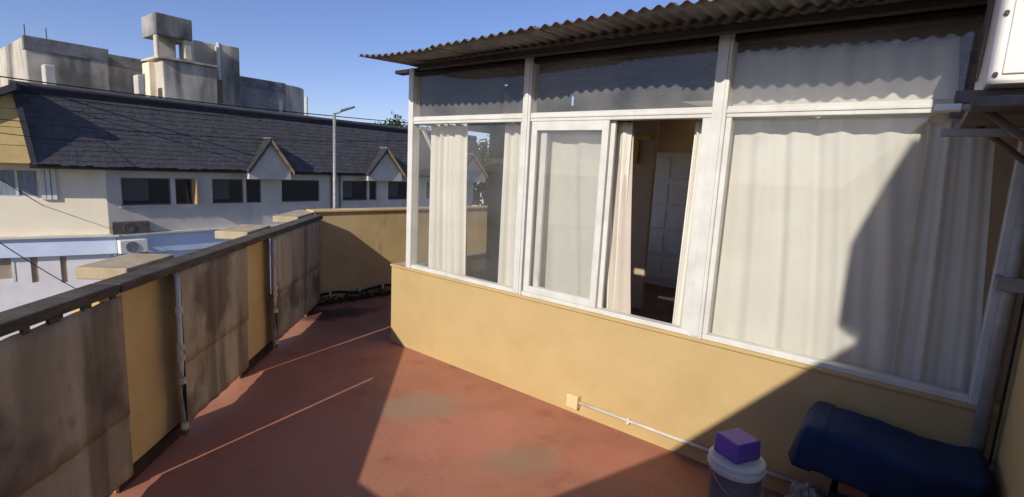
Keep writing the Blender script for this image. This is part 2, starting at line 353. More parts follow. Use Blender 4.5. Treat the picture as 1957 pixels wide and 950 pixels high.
# white service pipes with couplings in the corners of the pillars
for sp in (PE1 + .012, PE2 + .012):
    pp = MB(PR).tube([(sp, V1 + .028, .06), (sp + .004, V1 + .026, .5), (sp, V1 + .028, 1.015)], .013, 10).build('pipe', M_WPIPE, par, smooth=True)
    for z in (.1, .38, .52, .58, .8):
        MB(PR).tube([(sp + .002, V1 + .027, z), (sp + .002, V1 + .027, z + .035)], .019, 10).build('coupling', M_WPIPE, pp)
    MB(PR).tube([(sp - .03, V1 + .02, .06), (sp - .03, V1 + .02, 1.01)], .008, 8).build('cable', M_BLACK, pp)
_q = [(lambda X: ((X - PB).dot(DC), (X - PB).dot(VC)))(gnd(*p, .01)) for p in ((258, 888), (356, 815))]
MB(PR).tube([(_q[0][0], _q[0][1], .011), (_q[1][0], _q[1][1], .011)], .008, 8).build('base_bar', M_TRIM, par, smooth=True)

# ================================================================== WALL AT THE FAR END
far = thing('end_wall', FWL(1.5, 0, 0), 'plain ochre end wall closing the far end of the terrace', 'wall')
MB(FWL).box(-.02, 3.4, -.14, 0, 0, 1.085).build('wall', M_FARW, far, bevel=.006)
MB(FWL).box(-.05, 3.4, -.17, .025, 1.0865, 1.112).build('coping', M_FARW, far, bevel=.006)
# dark moss and dirt bank at its foot (uneven, crumbly)
def clod(name, m, n, place, r0, r1, seedv):
    rnd = random.Random(seedv); mb = MB()
    for k in range(n):
        c = place(rnd); r = rnd.uniform(r0, r1)
        pts = []; 
        for (x, y, z) in ((1, 0, 0), (-1, 0, 0), (0, 1, 0), (0, -1, 0), (0, 0, 1), (0, 0, -1)):
            pts.append(c + Vector((x, y, z * .7)) * r * rnd.uniform(.6, 1.3))
        mb.raw(pts, [(0, 2, 4), (2, 1, 4), (1, 3, 4), (3, 0, 4), (2, 0, 5), (1, 2, 5), (3, 1, 5), (0, 3, 5)])
    return mb
mo = clod('moss', M_DARKSTRIP, 700, lambda r: FWL(r.uniform(.0, 1.5), abs(r.gauss(0, .045)) + .01, abs(r.gauss(0, .035)) + .006), .005, .022, 3)
tag(mo.build('moss_bank', mat('moss', srgb(74, 64, 46), srgb(92, 76, 54), 20, .95, .4, 60)), 'dark moss and crumbled dirt heaped along the foot of the end wall', 'moss', kind='stuff')
hz = thing('hose', FWL(.7, .06, 0), 'black hose with small white clips running along the foot of the end wall', 'hose')
MB(FWL).tube([(-.02 + .1 * k, .03 + .012 * math.sin(k * 1.7), .11 + .02 * math.sin(k * .9)) for k in range(17)], .016, 8).build('pipe', M_BLACK, hz, smooth=True)
for s_ in (.12, .5, .82, 1.14):
    MB(FWL).box(s_, s_ + .022, .001, .062, .095, .15).build('clip', M_WPIPE, hz, bevel=.004)

# ================================================================== GLAZED ROOM
room = thing('glazed_room', W(-2, 0, 0), 'yellow low-walled glazed room with white window frames and corrugated roof', 'sunroom')
S0, S1 = .148, -4.04                      # wall ends
SILL, TRZ, TOP = .76, 2.07, 2.445
MB(W).box(S1, S0, -.16, 0, 0, SILL - .022).build('low_wall', M_YELLOW, room, bevel=.006)
MB(W).box(S1, S0 + .004, -.165, .012, SILL - .0205, SILL).build('sill', M_YELLOW, room, bevel=.004)
# return of the low wall along the far side
MB(W).box(S0 - .15, S0 - .001, -4.6, -.1605, 0, SILL - .022).build('side_low_wall', M_INT, room)
FD0, FD1 = -.075, -.008                     # frame depth
def bar(name, a, b, z0, z1, v0=FD0, v1=FD1, m=M_WHITE, parent=None, bev=.004):
    return MB(W).box(min(a, b), max(a, b), v0, v1, z0, z1).build(name, m, parent or room, bevel=bev)
sP0 = wc(783, 330)[0]; sP1 = wc(1000, 330)[0]; sP2 = wc(1362, 360)[0]
sE = -3.955
posts = [(sP0 - .03, sP0 + .03), (sP1 - .035, sP1 + .035), (sP2 - .028, sP2 + .052), (sE - .03, sE + .03)]
for k, (a, b) in enumerate(posts):
    p = bar('post', a, b, SILL, 2.5, FD0 - .004, FD1 + .012)
    if k in (1, 2): MB(W).box(a + .018, b - .018, FD1 + .0125, FD1 + .019, SILL + .01, 2.49).build('cover_strip', M_WHITE, p, bevel=.002)
bays = [(posts[1][1], posts[0][0]), (posts[2][1], posts[1][0]), (posts[3][1], posts[2][0])]
for k, (a, b) in enumerate(bays):
    bar('transom', a, b, TRZ - .035, TRZ + .025)
    MB(W).box(a, b, FD1 + .0005, FD1 + .006, TRZ - .012, TRZ + .002).build('drip_strip', M_WHITE, room, bevel=.001)
    bar('bottom_rail', a, b, SILL, SILL + .03)
    bar('head_rail', a, b, TOP - .01, TOP + .02, m=M_DWOOD)
    g = MB(W).box(a - .005, b + .005, -.044, -.040, TRZ + .02, TOP - .005).build('pane', M_DUSTY, room)
# fixed panes of the outer bays
a, b = bays[0]; MB(W).box(a - .005, b + .005, -.044, -.040, SILL + .025, TRZ - .03).build('pane', M_GLASS, room)
a, b = bays[2]; MB(W).box(a - .005, b + .005, -.044, -.040, SILL + .025, TRZ - .03).build('pane', M_GLASS, room)
# slim side bead strips
for (a, b) in ((bays[2][1] - .03, bays[2][1]), (bays[0][0], bays[0][0] + .02)):
    bar('bead', a, b, SILL + .03, TRZ - .035, FD0 + .01, FD1 - .004)
# sliding sashes of the middle bay: the left one closed, the right one slid behind it
a, b = bays[1]
def sash(x0, x1, v, nm):
    s_ = MB(W)
    z0, z1, t = SILL + .031, TRZ - .036, .048
    s_.box(x0, x0 + t, v - .012, v + .012, z0, z1).box(x1 - t, x1, v - .012, v + .012, z0, z1)
    s_.box(x0 + t, x1 - t, v - .011, v + .011, z0, z0 + t).box(x0 + t, x1 - t, v - .011, v + .011, z1 - t * 1.3, z1)
    o = s_.build(nm, M_WHITE, room, bevel=.003)
    MB(W).box(x0 + t - .004, x1 - t + .004, v - .002, v + .002, z0 + t - .004, z1 - t * 1.3 + .004).build('pane', M_GLASS, o)
    return o
sM = wc(1150, 400)[0]
sash(sM - .0, b - .012, -.022, 'sash'); sash(sM - .03, b - .075, -.056, 'sash')
bar('jamb_track', a, a + .05, SILL + .03, TRZ - .035, FD0 + .006, FD1 - .004)
# end glazing on the far side
MBs = MB(W)
sS = posts[0][1] - .03
for (v0, v1) in ((-1.30, -1.24), (-2.6, -2.54), (-4.6, -4.54)):
    MB(W).box(sS - .03, sS + .03, v0, v1, SILL, 2.5).build('side_post', M_WHITE, room, bevel=.004)
for (v0, v1) in ((-1.24, -.08), (-2.54, -1.30), (-4.54, -2.6)):
    MB(W).box(sS - .028, sS + .028, v0, v1, TRZ - .03, TRZ + .02).build('side_transom', M_WHITE, room)
    MB(W).box(sS - .028, sS + .028, v0, v1, SILL - .02, SILL + .03).build('side_rail', M_WHITE, room)
    MB(W).box(sS - .002, sS + .002, v0, v1, SILL + .03, TRZ - .03).build('side_pane', M_GLASS, room)
    MB(W).prism([(v0, TRZ + .02), (v1, TRZ + .02), (v1, 2.475 + .045 * (.49 - v1) + .012), (v0, 2.475 + .045 * (.49 - v0) + .012)], sS - .006, sS + .006, 'a').build('side_board', M_DWOOD, room)
MB(W).tube([(sS - .04, -.1, TRZ - .06), (sS - .04, -.62, SILL + .5)], .018, 8).build('brace', M_WHITE, room)
# inner shell
tag(MB(W).box(S1, S0 - .16, -4.58, -.17, -.02, .004).build('room_floor', M_INTF), kind='structure')
MB(W).box(S1, S0, -4.75, -4.61, 0, 2.9).build('back_wall', M_INT, room)
MB(W).box(S1 - .12, S1 - .002, -4.6, -.1, 0, 2.6).build('party_wall', M_INT, room)
MB(W).box(bays[2][0] - .2, bays[2][1] + .05, -.30, -.22, 2.36, 2.47).build('beam', M_WOOD, room, bevel=.004)
MB(W).box(S1, S0, -.10, -.012, 2.471, 2.50).build('wall_plate', M_DWOOD, room)
# ---- corrugated roof: sheets lapped one over the next
PITCHW = .076
ZR = lambda v: 2.475 + .045 * (.49 - v)     # rises gently to the back
roof = MB(W).box(S1 - .3, -.35, .10, .16, 2.445, 2.483).build('roof_batten', M_DWOOD, room, bevel=.004)
MB(W).box(S1 - .1, -.1, -1.3, -1.22, 2.47, 2.535).build('rafter', M_DWOOD, roof); MB(W).box(S1 - .1, -.1, -2.8, -2.72, 2.53, 2.60).build('rafter', M_DWOOD, roof)
x = -.07; k = 0
while x > -4.7:
    nw = 11; x1 = x - nw * PITCHW; ov = .49 + (.0, .02, -.012, .015, -.01, .02)[k % 6]; dz = .006 * (k % 2) + (.012 if k == 2 else 0)
    def f(i, j, x=x, x1=x1, ov=ov, dz=dz, k=k, vb=-3.3 if k in (1, 2, 3) else -4.9):
        s_ = x + .03 + (x1 - .03 - x - .03) * i; v = ov + (vb - ov) * (j ** 1.5)
        sag = .012 * math.sin(s_ * 2.1) * max(0, v) / .5 + (.02 * (1 - (x + .03 - s_) / .4) ** 2 * (v > 0) if k == 0 and x + .03 - s_ < .4 else 0)
        return (s_, v, ZR(v) + .0215 + .0105 * math.cos((s_ + .07) * 2 * math.pi / PITCHW) + dz + sag)
    MB(W).grid(f, (nw + 1) * 8, 10).build('roof_sheet', M_GALV, roof, smooth=True, solid=.0022)
    if k in (1, 2, 3): MB(W).grid(lambda i, j: f(i, j, ov=-3.25, vb=-4.9), (nw + 1) * 8, 4).build('added_light_sheet', M_FIBRE, roof, smooth=True, solid=.0022)  # translucent sheets added at the unseen rear to brighten the room
    x = x1 + .0; k += 1

# ---- curtains: each hangs behind its window
def curtain(TL, TR, BR, BL, v, folds, amp, m, label, scallop=0, seedv=0, bulge=0, flare=1.0):
    c = [wc(*p, v) for p in (TL, TR, BR, BL)]; rnd = random.Random(seedv); ph = [rnd.uniform(0, 6.28) for _ in range(6)]
    wd = abs(c[0][0] - c[1][0])
    def f(i, j):
        t = (c[0][0] * (1 - i) + c[1][0] * i, c[0][1] * (1 - i) + c[1][1] * i); bo = (c[3][0] * (1 - i) + c[2][0] * i, c[3][1] * (1 - i) + c[2][1] * i)
        s_ = t[0] * (1 - j) + bo[0] * j; z = t[1] * (1 - j) + bo[1] * j
        ii = i + .035 * math.sin(3 * j + ph[0]) * math.sin(i * 3.1) + .02 * math.sin(i * 9 + ph[5])
        fo = math.sin(ii * folds * 2 * math.pi + ph[1]) + .45 * math.sin(ii * folds * 4.7 * math.pi + ph[2] + j * 1.3) + .3 * math.sin(ii * folds * 1.3 * math.pi + ph[3])
        vv = v + amp * fo * (.75 + .35 * flare * j) + bulge * math.sin(math.pi * j)
        if scallop: z -= scallop * (abs(math.sin(i * wd * math.pi / .115 + ph[4])) ** .8 + .35 * math.sin(i * wd * 31 + ph[3])) * (1 - j) ** 10
        return (s_, vv, z)
    n = max(24, int(folds * 22))
    o = MB(W).grid(f, n, 40).build('curtain', m, None, smooth=True, solid=.0012)
    return tag(o, label, 'curtain', 'curtains behind the windows')
curtain((824, 233), (898, 233), (894, 545), (818, 530), -.17, 4.5, .020, M_CURT, 'bunched white curtain nearest the left corner of the windows', seedv=1)
curtain((966, 233), (1003, 233), (1003, 575), (950, 560), -.15, 2.2, .018, M_CURT, 'narrow white curtain gathered at the left edge of the slim window post', seedv=2)
curtain((1018, 243), (1158, 243), (1156, 600), (1010, 580), -.155, 2.2, .014, M_CURT, 'flat white curtain behind the closed sliding sash', scallop=.006, seedv=3)
curtain((1163, 233), (1209, 233), (1178, 612), (1160, 606), -.15, 1.6, .016, M_CURT, 'white curtain edge hanging beside the open sash', seedv=4)
curtain((1172, 240), (1211, 236), (1204, 628), (1150, 612), -.17, 1.0, .012, M_CURTP, 'pinkish curtain lining swinging into the open window gap', seedv=5, bulge=.02)
curtain((1330, 230), (1372, 228), (1350, 665), (1280, 640), -.15, 2.4, .018, M_CURT, 'white curtain pulled to the right side of the open window gap', seedv=6)
curtain((1388, 98), (1836, 68), (1800, 830), (1330, 660), -.15, 5.2, .013, M_CURT, 'wide white curtain filling the right-hand window up to the roof', scallop=.014, seedv=7)
curtain((1775, 235), (1905, 225), (1858, 850), (1690, 800), -.105, 2.6, .012, M_CURT, 'shaded white curtain nearest the right-hand wall', seedv=9)
curtain((936, 228), (976, 228), (966, 600), (926, 585), -.75, 2.5, .012, M_CURTB, 'dark brown curtain hanging inside the left part of the room', seedv=11)
# curtain rod
for (p, q, nm) in ((wc(800, 238, -.2), wc(1350, 228, -.2), 'rod'),):
    r_ = MB(W).tube([(p[0], -.235, 2.085), (q[0], -.235, 2.085)], .011, 8)
    tag(r_.build('curtain_rod', M_DWOOD), 'thin curtain rod above the sliding windows', 'curtain rod')
# ---- things inside the room seen through the gap
VB = -4.6
def wb(x, y): return wc(x, y, VB)
d0 = wb(1250, 300); d1 = wb(1316, 300)
dr = thing('panelled_door', W((d0[0] + d1[0]) / 2, VB, 0), 'pale grey panelled door at the back of the room seen through the window gap', 'door')
x0, x1 = d1[0] - .12, d0[0]
MB(W).box(x0, x1, VB + .002, VB + .045, .006, 2.05).build('leaf', M_DOORW, dr, bevel=.004)
for k in range(5):
    for h in range(2):
        xa = x0 + .07 + h * (x1 - x0 - .07) / 2; xb = xa + (x1 - x0 - .21) / 2
        MB(W).box(xa, xb, VB + .0455, VB + .06, .14 + k * .38, .44 + k * .38).build('panel', M_DOORW, dr, bevel=.01)
MB(W).box(x1 + .001, x1 + .07, VB + .002, VB + .06, .006, 2.12).build('door_frame', M_WHITE, dr)
pt = thing('partition', W(-1.0, -3.0, 0), 'tan partition standing in the room left of the panelled door', 'partition')
q0 = wc(1200, 380, -3.0); q1 = wc(1244, 380, -3.0)
MB(W).box(q1[0], q0[0] + .05, -3.06, -3.0, .005, 2.38).build('board', M_INT, pt, bevel=.006)
yl = thing('wooden_hanger_rail', W(q1[0] + .1, -2.95, 1.9), 'yellow wooden hanger on the partition inside the room', 'hanger')
h0 = wc(1212, 262, -2.94); h1 = wc(1245, 268, -2.94)
mY = mat('yellow_wood', srgb(214, 182, 92), srgb(196, 164, 80), 6, .5, .05, 40)
MB(W).box(h1[0], h0[0], -2.979, -2.93, h0[1] - .03, h0[1] + .03).build('bar', mY, yl, bevel=.006)
MB(W).box(h0[0] - .07, h0[0], -2.979, -2.935, h0[1] - .32, h0[1] - .031).build('arm', mY, yl, bevel=.006)

# ================================================================== CONDUIT ALONG THE LOW WALL
cz = .10
cdt = thing('conduit', W(-2.6, .02, 0), 'thin white conduit with junction box along the foot of the yellow wall', 'conduit')
sb = wc(1095, 767, .03)
MB(W).box(sb[0] - .045, sb[0] + .045, .002, .05, sb[1] - .045, sb[1] + .05).build('junction_box', mat('cream_plastic', srgb(222, 200, 150), srgb(212, 190, 140), 6, .5), cdt, bevel=.006)
MB(W).tube([(sb[0] - .046, .018, sb[1]), (-2.8, .02, sb[1] + .004), (S1 + .08, .018, sb[1] + .01)], .011, 10).build('pipe', M_WPIPE, cdt, smooth=True)
for s_ in (-2.35, -2.95, -3.4):
    MB(W).box(s_, s_ + .018, .002, .033, sb[1] - .016, sb[1] + .022).build('clip', M_WPIPE, cdt, bevel=.003)

# ================================================================== WALL ON THE RIGHT, PIPE, AIR CONDITIONER
rw = thing('side_wall', W(S1 - .05, 1.5, 0), 'yellow side wall at the right edge beside the windows', 'wall')
MB(W).box(S1 - .2, S1 - .0, .0015, .95, 0, 3.0).build('wall', M_YELLOW, rw)
dp = thing('drain_pipe', W(-3.98, .07, 0), 'grey vertical drain pipe in the corner beside the right-hand window', 'pipe')
MB(W).tube([(-3.975, .06, .001), (-3.975, .06, 2.44)], .026, 14).build('pipe', M_GREY, dp, smooth=True)
MB(W).tube([(-4.02, .09, .001), (-4.02, .09, 1.9)], .005, 8).build('cable', M_BLACK, dp)
zc = wc(1937, 545, .08)[1]
MB(W).box(-4.039, -3.925, .02, .10, zc - .03, zc + .03).build('clamp', M_GREY, dp, bevel=.006)
MB(W).box(-4.039, -3.935, .025, .095, .52, .55).build('clamp', M_GREY, dp, bevel=.006)
ac = thing('air_conditioner', W(-3.88, .6, 2.07), 'white outdoor air conditioner box high on the right-hand wall', 'air conditioner')
AS0, AS1, AV0, AV1 = -4.00, -3.745, .12, .78
zb = wc(1875, 163, AV1)[1]
bd = MB(W).box(AS0, AS1, AV0, AV1, zb, zb + .56).build('body', M_ACW, ac, bevel=.012)
MB(W).box(AS0 + .02, AS1 - .035, AV1 + .0005, AV1 + .007, zb + .03, zb + .53).build('side_panel', M_ACW, bd, bevel=.004)
for (s_, z) in ((AS1 - .02, zb + .21), (AS1 - .02, zb + .03), (AS0 + .09, zb + .04)):
    MB(W).tube([(s_, AV1 + .0005, z), (s_, AV1 + .009, z)], .007, 10).build('screw', M_DGREY, bd)
for k in range(9): MB(W).box(AS0 + .03, AS0 + .07, AV1 + .0075, AV1 + .011, zb + .12 + k * .042, zb + .138 + k * .042).build('vent_slat', M_FRAME, bd)
fg = MB(W)
for k in range(8):
    r_ = .03 + k * .026; fg.tube([(AS1 + .008, .42 + r_ * math.cos(t * .2618), zb + .28 + r_ * math.sin(t * .2618)) for t in range(25)], .003, 5)
fg.build('fan_grille', M_DGREY, bd)
br = thing('wall_bracket', W(-3.8, .5, 2.0), 'rusty metal bracket carrying the air conditioner on the right-hand wall', 'bracket')
for v in (.22, .68):
    MB(W).box(-4.039, -3.68, v - .02, v + .02, zb - .042, zb - .002).build('arm', M_DGREY, br, bevel=.003)
    MB(W).tube([(-4.035, v, zb - .30), (-3.74, v, zb - .045)], .012, 8).build('strut', M_DGREY, br)
MB(W).box(-4.02, -3.72, .05, .86, zb - .075, zb - .044).build('cross_bar', M_DGREY, br, bevel=.003)
e0 = wc(1785, 205, .75); e1 = wc(1838, 205, .75)
MB(W).box(e1[0], e0[0], .70, .75, e0[1] - .012, e0[1] + .010).build('white_end', M_ACW, br, bevel=.002)
MB(W).box(-4.03, e1[0] + .0, .705, .745, e0[1] - .009, e0[1] + .007).build('rail', M_GREY, br, bevel=.002)
MB(W).box(-4.03, -3.66, .60, .64, e0[1] - .085, e0[1] - .06).build('rail', M_GREY, br, bevel=.002)

# ================================================================== WALL BEHIND THE CAMERA (its sloping top shades the right side)
VN = 3.45
def bk(s_, z, v=0.0): d = VN - v; return (s_ - .1638 * d, z + .5617 * d)
sc_ = [bk(-2.624, 0), bk(-3.287, .738), bk(-3.56, 1.05)]
pol = [(-1.72, 0), (-1.72, 1.10), (-2.46, 1.10), sc_[0], sc_[1], sc_[2], bk(-3.41, 1.056, -.1), bk(-3.415, 1.505, -.1), bk(-3.487, 1.718, -.1),
       bk(-3.575, 1.96, -.1), bk(-3.614, 1.96, -.1), bk(-3.614, 1.55, -.1), bk(-4.35, 1.30, -.1), (-5.0, 0)]
nw_ = thing('stair_wall', W(-2, VN, 0), 'ochre wall with a sloping top behind the camera', 'wall')
MB(W).prism(pol, VN, VN + .14, 'b').build('wall', M_FARW, nw_)

# ================================================================== THINGS ON THE FLOOR, LOWER RIGHT
cb = gnd(1409, 872, .37); 
bk_ = thing('bucket', (cb.x, cb.y, 0), 'grey plastic bucket with white lid standing on the floor below the windows', 'bucket')
MB().lathe([(.0, .001), (.094, .001), (.099, .01), (.119, .30), (.119, .305)], cb.x, cb.y).build('body', M_BUCK, bk_, smooth=False)
MB().lathe([(.0, .306), (.122, .306), (.125, .312), (.125, .352), (.129, .354), (.129, .362), (.123, .368), (.0, .3685)], cb.x, cb.y).build('lid', M_LID, bk_)
MB().lathe([(.1255, .322), (.132, .325), (.132, .334), (.1255, .337)], cb.x, cb.y).build('rim', M_LID, bk_)
MB().tube([(cb.x + .128 * math.cos(t * .1745 + 3.4), cb.y + .128 * math.sin(t * .1745 + 3.4), .30 - .10 * math.sin(t * .1745)) for t in range(19)], .003, 6).build('handle', M_GREY, bk_)
pz = .3695
pb_c = gnd(1412, 868, .40)
fr_ = frame((cb.x + .004, cb.y + .02), (math.cos(.42), math.sin(.42)), (-math.sin(.42), math.cos(.42)))
pbx = thing('box', fr_(0, 0, pz), 'purple plastic box lying on the white bucket lid', 'box')
mb = MB(fr_); mb.add([(-.082, -.074, pz), (.082, -.074, pz), (.082, .074, pz), (-.082, .074, pz), (-.077, -.069, pz + .095), (.077, -.069, pz + .095), (.077, .069, pz + .095), (-.077, .069, pz + .095)],
       [(0, 3, 2, 1), (4, 5, 6, 7), (0, 1, 5, 4), (1, 2, 6, 5), (2, 3, 7, 6), (3, 0, 4, 7)]).build('shell', M_PURPLE, pbx, bevel=.01, seg=3)
# rolled blue tarpaulin bundle on a dark crate against the wall
bt = thing('crate', W(-3.86, .25, 0), 'black plastic crate half hidden under the blue bundle', 'crate')
MB(W).box(-3.96, -3.76, .08, .40, .001, .335).box(-3.97, -3.75, .07, .42, .3355, .38).build('body', M_BLACK, bt, bevel=.01)
def bundle(i, j):
    # superellipse cross-section swept along s, softly sagging
    s_ = -3.325 - .66 * i; t = 2 * math.pi * j
    c, q = math.cos(t), math.sin(t); e = .27
    ex = math.copysign(abs(c) ** e, c); ey = math.copysign(abs(q) ** e, q)
    endr = 1 - .30 * max(0, (.06 - i) / .06) ** 2 - .30 * max(0, (i - .94) / .06) ** 2
    cr = 1 + .018 * math.sin(i * 11 + 3 * math.sin(t)) + .012 * math.sin(i * 37 + t * 5) + (.05 if i < .16 else 0)
    zz = .50 - .01 * i + .122 * ey * endr * cr + .012 * math.sin(i * 7)
    return (s_ - .02 * ey, .25 + .19 * ex * endr * cr + .03 * ey, max(zz, .382))
mb = MB(W).grid(bundle, 60, 48)
kk = len(mb.v); n1 = 49
mb.f.append(tuple(range(0, 0 + 0)) or tuple(j * 61 for j in range(48))); mb.f.append(tuple(j * 61 + 60 for j in range(48)))
tag(mb.build('tarpaulin_bundle', M_BLUE, None, smooth=True), 'long dark blue tarpaulin bundle lying against the yellow wall', 'tarpaulin')
# crumpled bag and a broken brick beside the bucket
bc = gnd(1545, 940, .17)
rnd = random.Random(12); mb = MB()
def bagf(i, j):
    t = 2 * math.pi * i; p = math.pi * j; r = .085 * (1 + .22 * math.sin(5 * t + 4 * p) * math.sin(p) + .15 * math.sin(9 * t - 7 * p) * math.sin(p))
    return (bc.x + r * math.sin(p) * math.cos(t), bc.y + r * math.sin(p) * math.sin(t), max(.001, .095 + r * 1.15 * math.cos(p)))
mb.grid(bagf, 40, 24)
tag(mb.build('plastic_bag', M_BAG, None), 'crumpled grey plastic bag on the floor beside the bucket', 'bag')
b2 = gnd(1640, 915, .34); fb = frame((b2.x, b2.y), (-DA.x, -DA.y), (NA.x, NA.y))
bo = thing('wooden_box', fb(0, 0, 0), 'dark open wooden box standing in front of the blue bundle', 'box')
for (a0, a1, c0, c1) in ((-.10, .13, -.10, -.085), (-.10, .13, .085, .10), (-.10, -.085, -.084, .084), (.115, .13, -.084, .084)):
    MB(fb).box(a0, a1, c0, c1, .001, .28).build('side', M_BLACK, bo, bevel=.003)
MB(fb).box(-.084, .114, -.084, .084, .001, .012).build('base', M_BLACK, bo)
tag(MB(fb).box(-.07, .05, -.03, .06, .0125, .345).build('brick', M_PINK, None, bevel=.008), 'faded red brick block sticking out of the dark wooden box', 'brick')

# ================================================================== THE SLATE ROOFED HOUSE ACROSS THE STREET
zL = fc(205, 450)[1]
Gp = gnd(0, 455, zL); DG = Gp - K; DG.z = 0; DG.normalize(); NG = Vector((DG.y, -DG.x, 0))
if NG.dot(C0 - K) < 0: NG = -NG
GL = frame(K, DG, NG)                       # t leftwards along the sunny wall, v towards us
def gc(x, y, v=0.0):
    X = pln(x, y, K + NG * v, NG) - K
    return X.dot(DG), X.z
aE, zE = fc(65, 313, -.5); E0 = FC(aE, -.5, 0)
_d = ray(25, 160); _tn = math.tan(math.radians(74))
_t = (_tn * (C0 - E0).dot(-NO) - EYE + zE) / (_d.z - _tn * _d.dot(-NO)); Rp = C0 + _d * _t
DGG = Vector((Rp.x - E0.x, Rp.y - E0.y, 0)).normalized(); NGG = Vector((DGG.y, -DGG.x, 0))
if NGG.dot(C0 - E0) < 0: NGG = -NGG
tR = (Rp - E0).dot(DGG); zR = Rp.z
GE = frame(E0, DGG, NGG)
AEND = 20.0                                 # length of the roof to the right of K
house = thing('house', FC(5, 3, STREET), 'long cream house with dark slate roof and gablets across the street', 'house')

def wall_holes(fr, a0, a1, z0, z1, holes, b0, b1):
    mb = MB(fr); xs = sorted({a0, a1, *[h[0] for h in holes], *[h[1] for h in holes]}); zs = sorted({z0, z1, *[h[2] for h in holes], *[h[3] for h in holes]})
    for i in range(len(xs) - 1):
        for j in range(len(zs) - 1):
            cx_, cz_ = (xs[i] + xs[i + 1]) / 2, (zs[j] + zs[j + 1]) / 2
            if any(h[0] < cx_ < h[1] and h[2] < cz_ < h[3] for h in holes): continue
            mb.box(xs[i], xs[i + 1], b0, b1, zs[j], zs[j + 1])
    return mb
def prect(fn, xa, ya, xb, yb):
    p, q = fn(xa, ya), fn(xb, yb); zt = fn((xa + xb) / 2, ya)[1]; zb_ = fn((xa + xb) / 2, yb)[1]
    return (min(p[0], q[0]), max(p[0], q[0]), zb_, zt)
rects = [(230, 337, 328, 390), (334, 339, 370, 390), (405, 343, 466, 388), (470, 343, 500, 388), (538, 345, 611, 388), (655, 348, 702, 387), (706, 348, 720, 387), (742, 350, 790, 387), (815, 352, 850, 386)]
WZ0, WZ1 = fc(420, 389)[1], fc(420, 342)[1]
wins = []
for r_ in rects:
    q = prect(fc, *r_); wins.append((q[0], q[1], WZ0, WZ1))
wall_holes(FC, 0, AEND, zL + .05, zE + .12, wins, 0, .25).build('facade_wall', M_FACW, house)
MB(FC).box(0.0, AEND, .02, .3, STREET, zL + .049).build('lower_wall', M_PALE, house)
for k, (a0, a1, z0, z1) in enumerate(wins):
    fm = MB(FC); t = .05
    fm.box(a0, a0 + t, .06, .14, z0, z1).box(a1 - t, a1, .06, .14, z0, z1).box(a0 + t, a1 - t, .062, .138, z0, z0 + t).box(a0 + t, a1 - t, .062, .138, z1 - t, z1)
    wo = fm.build('window', M_FRAME, house)
    MB(FC).box(a0 + t - .01, a1 - t + .01, .10, .12, z0 + t - .01, z1 - t + .01).build('pane', M_DARKG, wo)
    if k in (0, 2, 5, 7): MB(FC).box(a0 + t, a0 + (a1 - a0) * (.55 if k % 2 == 0 else .4), .085, .097, z0 + t + (z1 - z0) * .12, z1 - t).build('blind', mat('grey_blind', srgb(96, 92, 86), srgb(78, 75, 70), 4, .8, 0, 1, stretch=(1, 1, 12)), wo)
    if k in (0, 2, 4, 5): MB(FC).box(a0 - .08, a1 + .08, -.06, .06, z0 - .07, z0 - .001).build('window_sill', M_FACW, wo)
a0, a1, z0, z1 = wins[1]
MB(FC).box(a1 - .02, a1 + .02, -.42, .05, z0 + .02, z1 - .02).build('open_shutter', M_TRIM, house)
# downpipes on the facade
for x_ in (632, 648):
    a_ = fc(x_, 370)[0]; MB(FC).tube([(a_, -.07, zL + .1), (a_, -.07, zE - .02)], .045, 8).build('downpipe', M_FRAME, house)
# sunny wall towards us
gw = prect(gc, 0, 322, 78, 378)
gwin = [(gw[0], gw[1] + 3, gw[2], gw[3]), ]
w2 = prect(gc, -40, 492, 25, 535)
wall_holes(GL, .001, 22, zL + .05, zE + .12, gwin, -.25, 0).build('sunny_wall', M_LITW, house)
wo = MB(GL); a0, a1, z0, z1 = gwin[0]; t = .07
for x_ in [a0, a0 + .55, a0 + 1.1, a0 + 2.6, a0 + 4.2]: wo.box(x_, x_ + t, -.12, -.04, z0, z1)
wo.box(a0 + t, a1, -.118, -.042, z0, z0 + t).box(a0 + t, a1, -.118, -.042, z1 - t, z1)
wo = wo.build('window', M_WHITE, house); MB(GL).box(a0, a1, -.10, -.08, z0, z1).build('pane', mat('curtained_glass', srgb(150, 156, 164), srgb(120, 126, 134), 3, .2, 0, 1, stretch=(6, 6, .4)), wo)
for x_ in (82, 92, 103):
    q_ = gc(x_, 350)[0]; MB(GL).box(q_ - .07, q_ + .05, .005, .09, z0 - .05, z1 + .08).build('shutter_bar', M_WHITE, house)
# ledge, pale fascia and lower wall
MB(GL).box(-.30, 22, .0, .30, zL - .02, zL + .045).build('ledge', M_FACW, house); MB(FC).box(.0, AEND, -.30, -.001, zL - .02, zL + .044).build('ledge', M_FACW, house)
zF = gc(100, 488)[1]
MB(GL).box(-.2, 22, .0, .18, zF, zL - .021).build('fascia', M_PALE, house)
MB(FC).box(.05, AEND, -.16, .019, zF - .1, zL - .021).build('fascia', M_PALE, house)
lw = []
for q in ((-40, 492, 25, 535), (57, 490, 76, 540), (114, 490, 131, 540)): lw.append(prect(gc, *q))
wall_holes(GL, .001, 22, STREET, zF - .001, lw, -.25, .02).build('ground_floor_wall', M_PALEW, house)
for k, (a0, a1, z0, z1) in enumerate(lw):
    o = MB(GL).box(a0, a1, -.12, -.05, z0, z1).build('shutter', M_BROWNP, house)
    if k == 0: MB(GL).box(a0 - .08, a0 - .001, -.05, .04, z0 - .08, z1 + .08).box(a0 - .001, a1, -.05, .04, z1 + .001, z1 + .08).build('window_frame', M_WHITE, o)
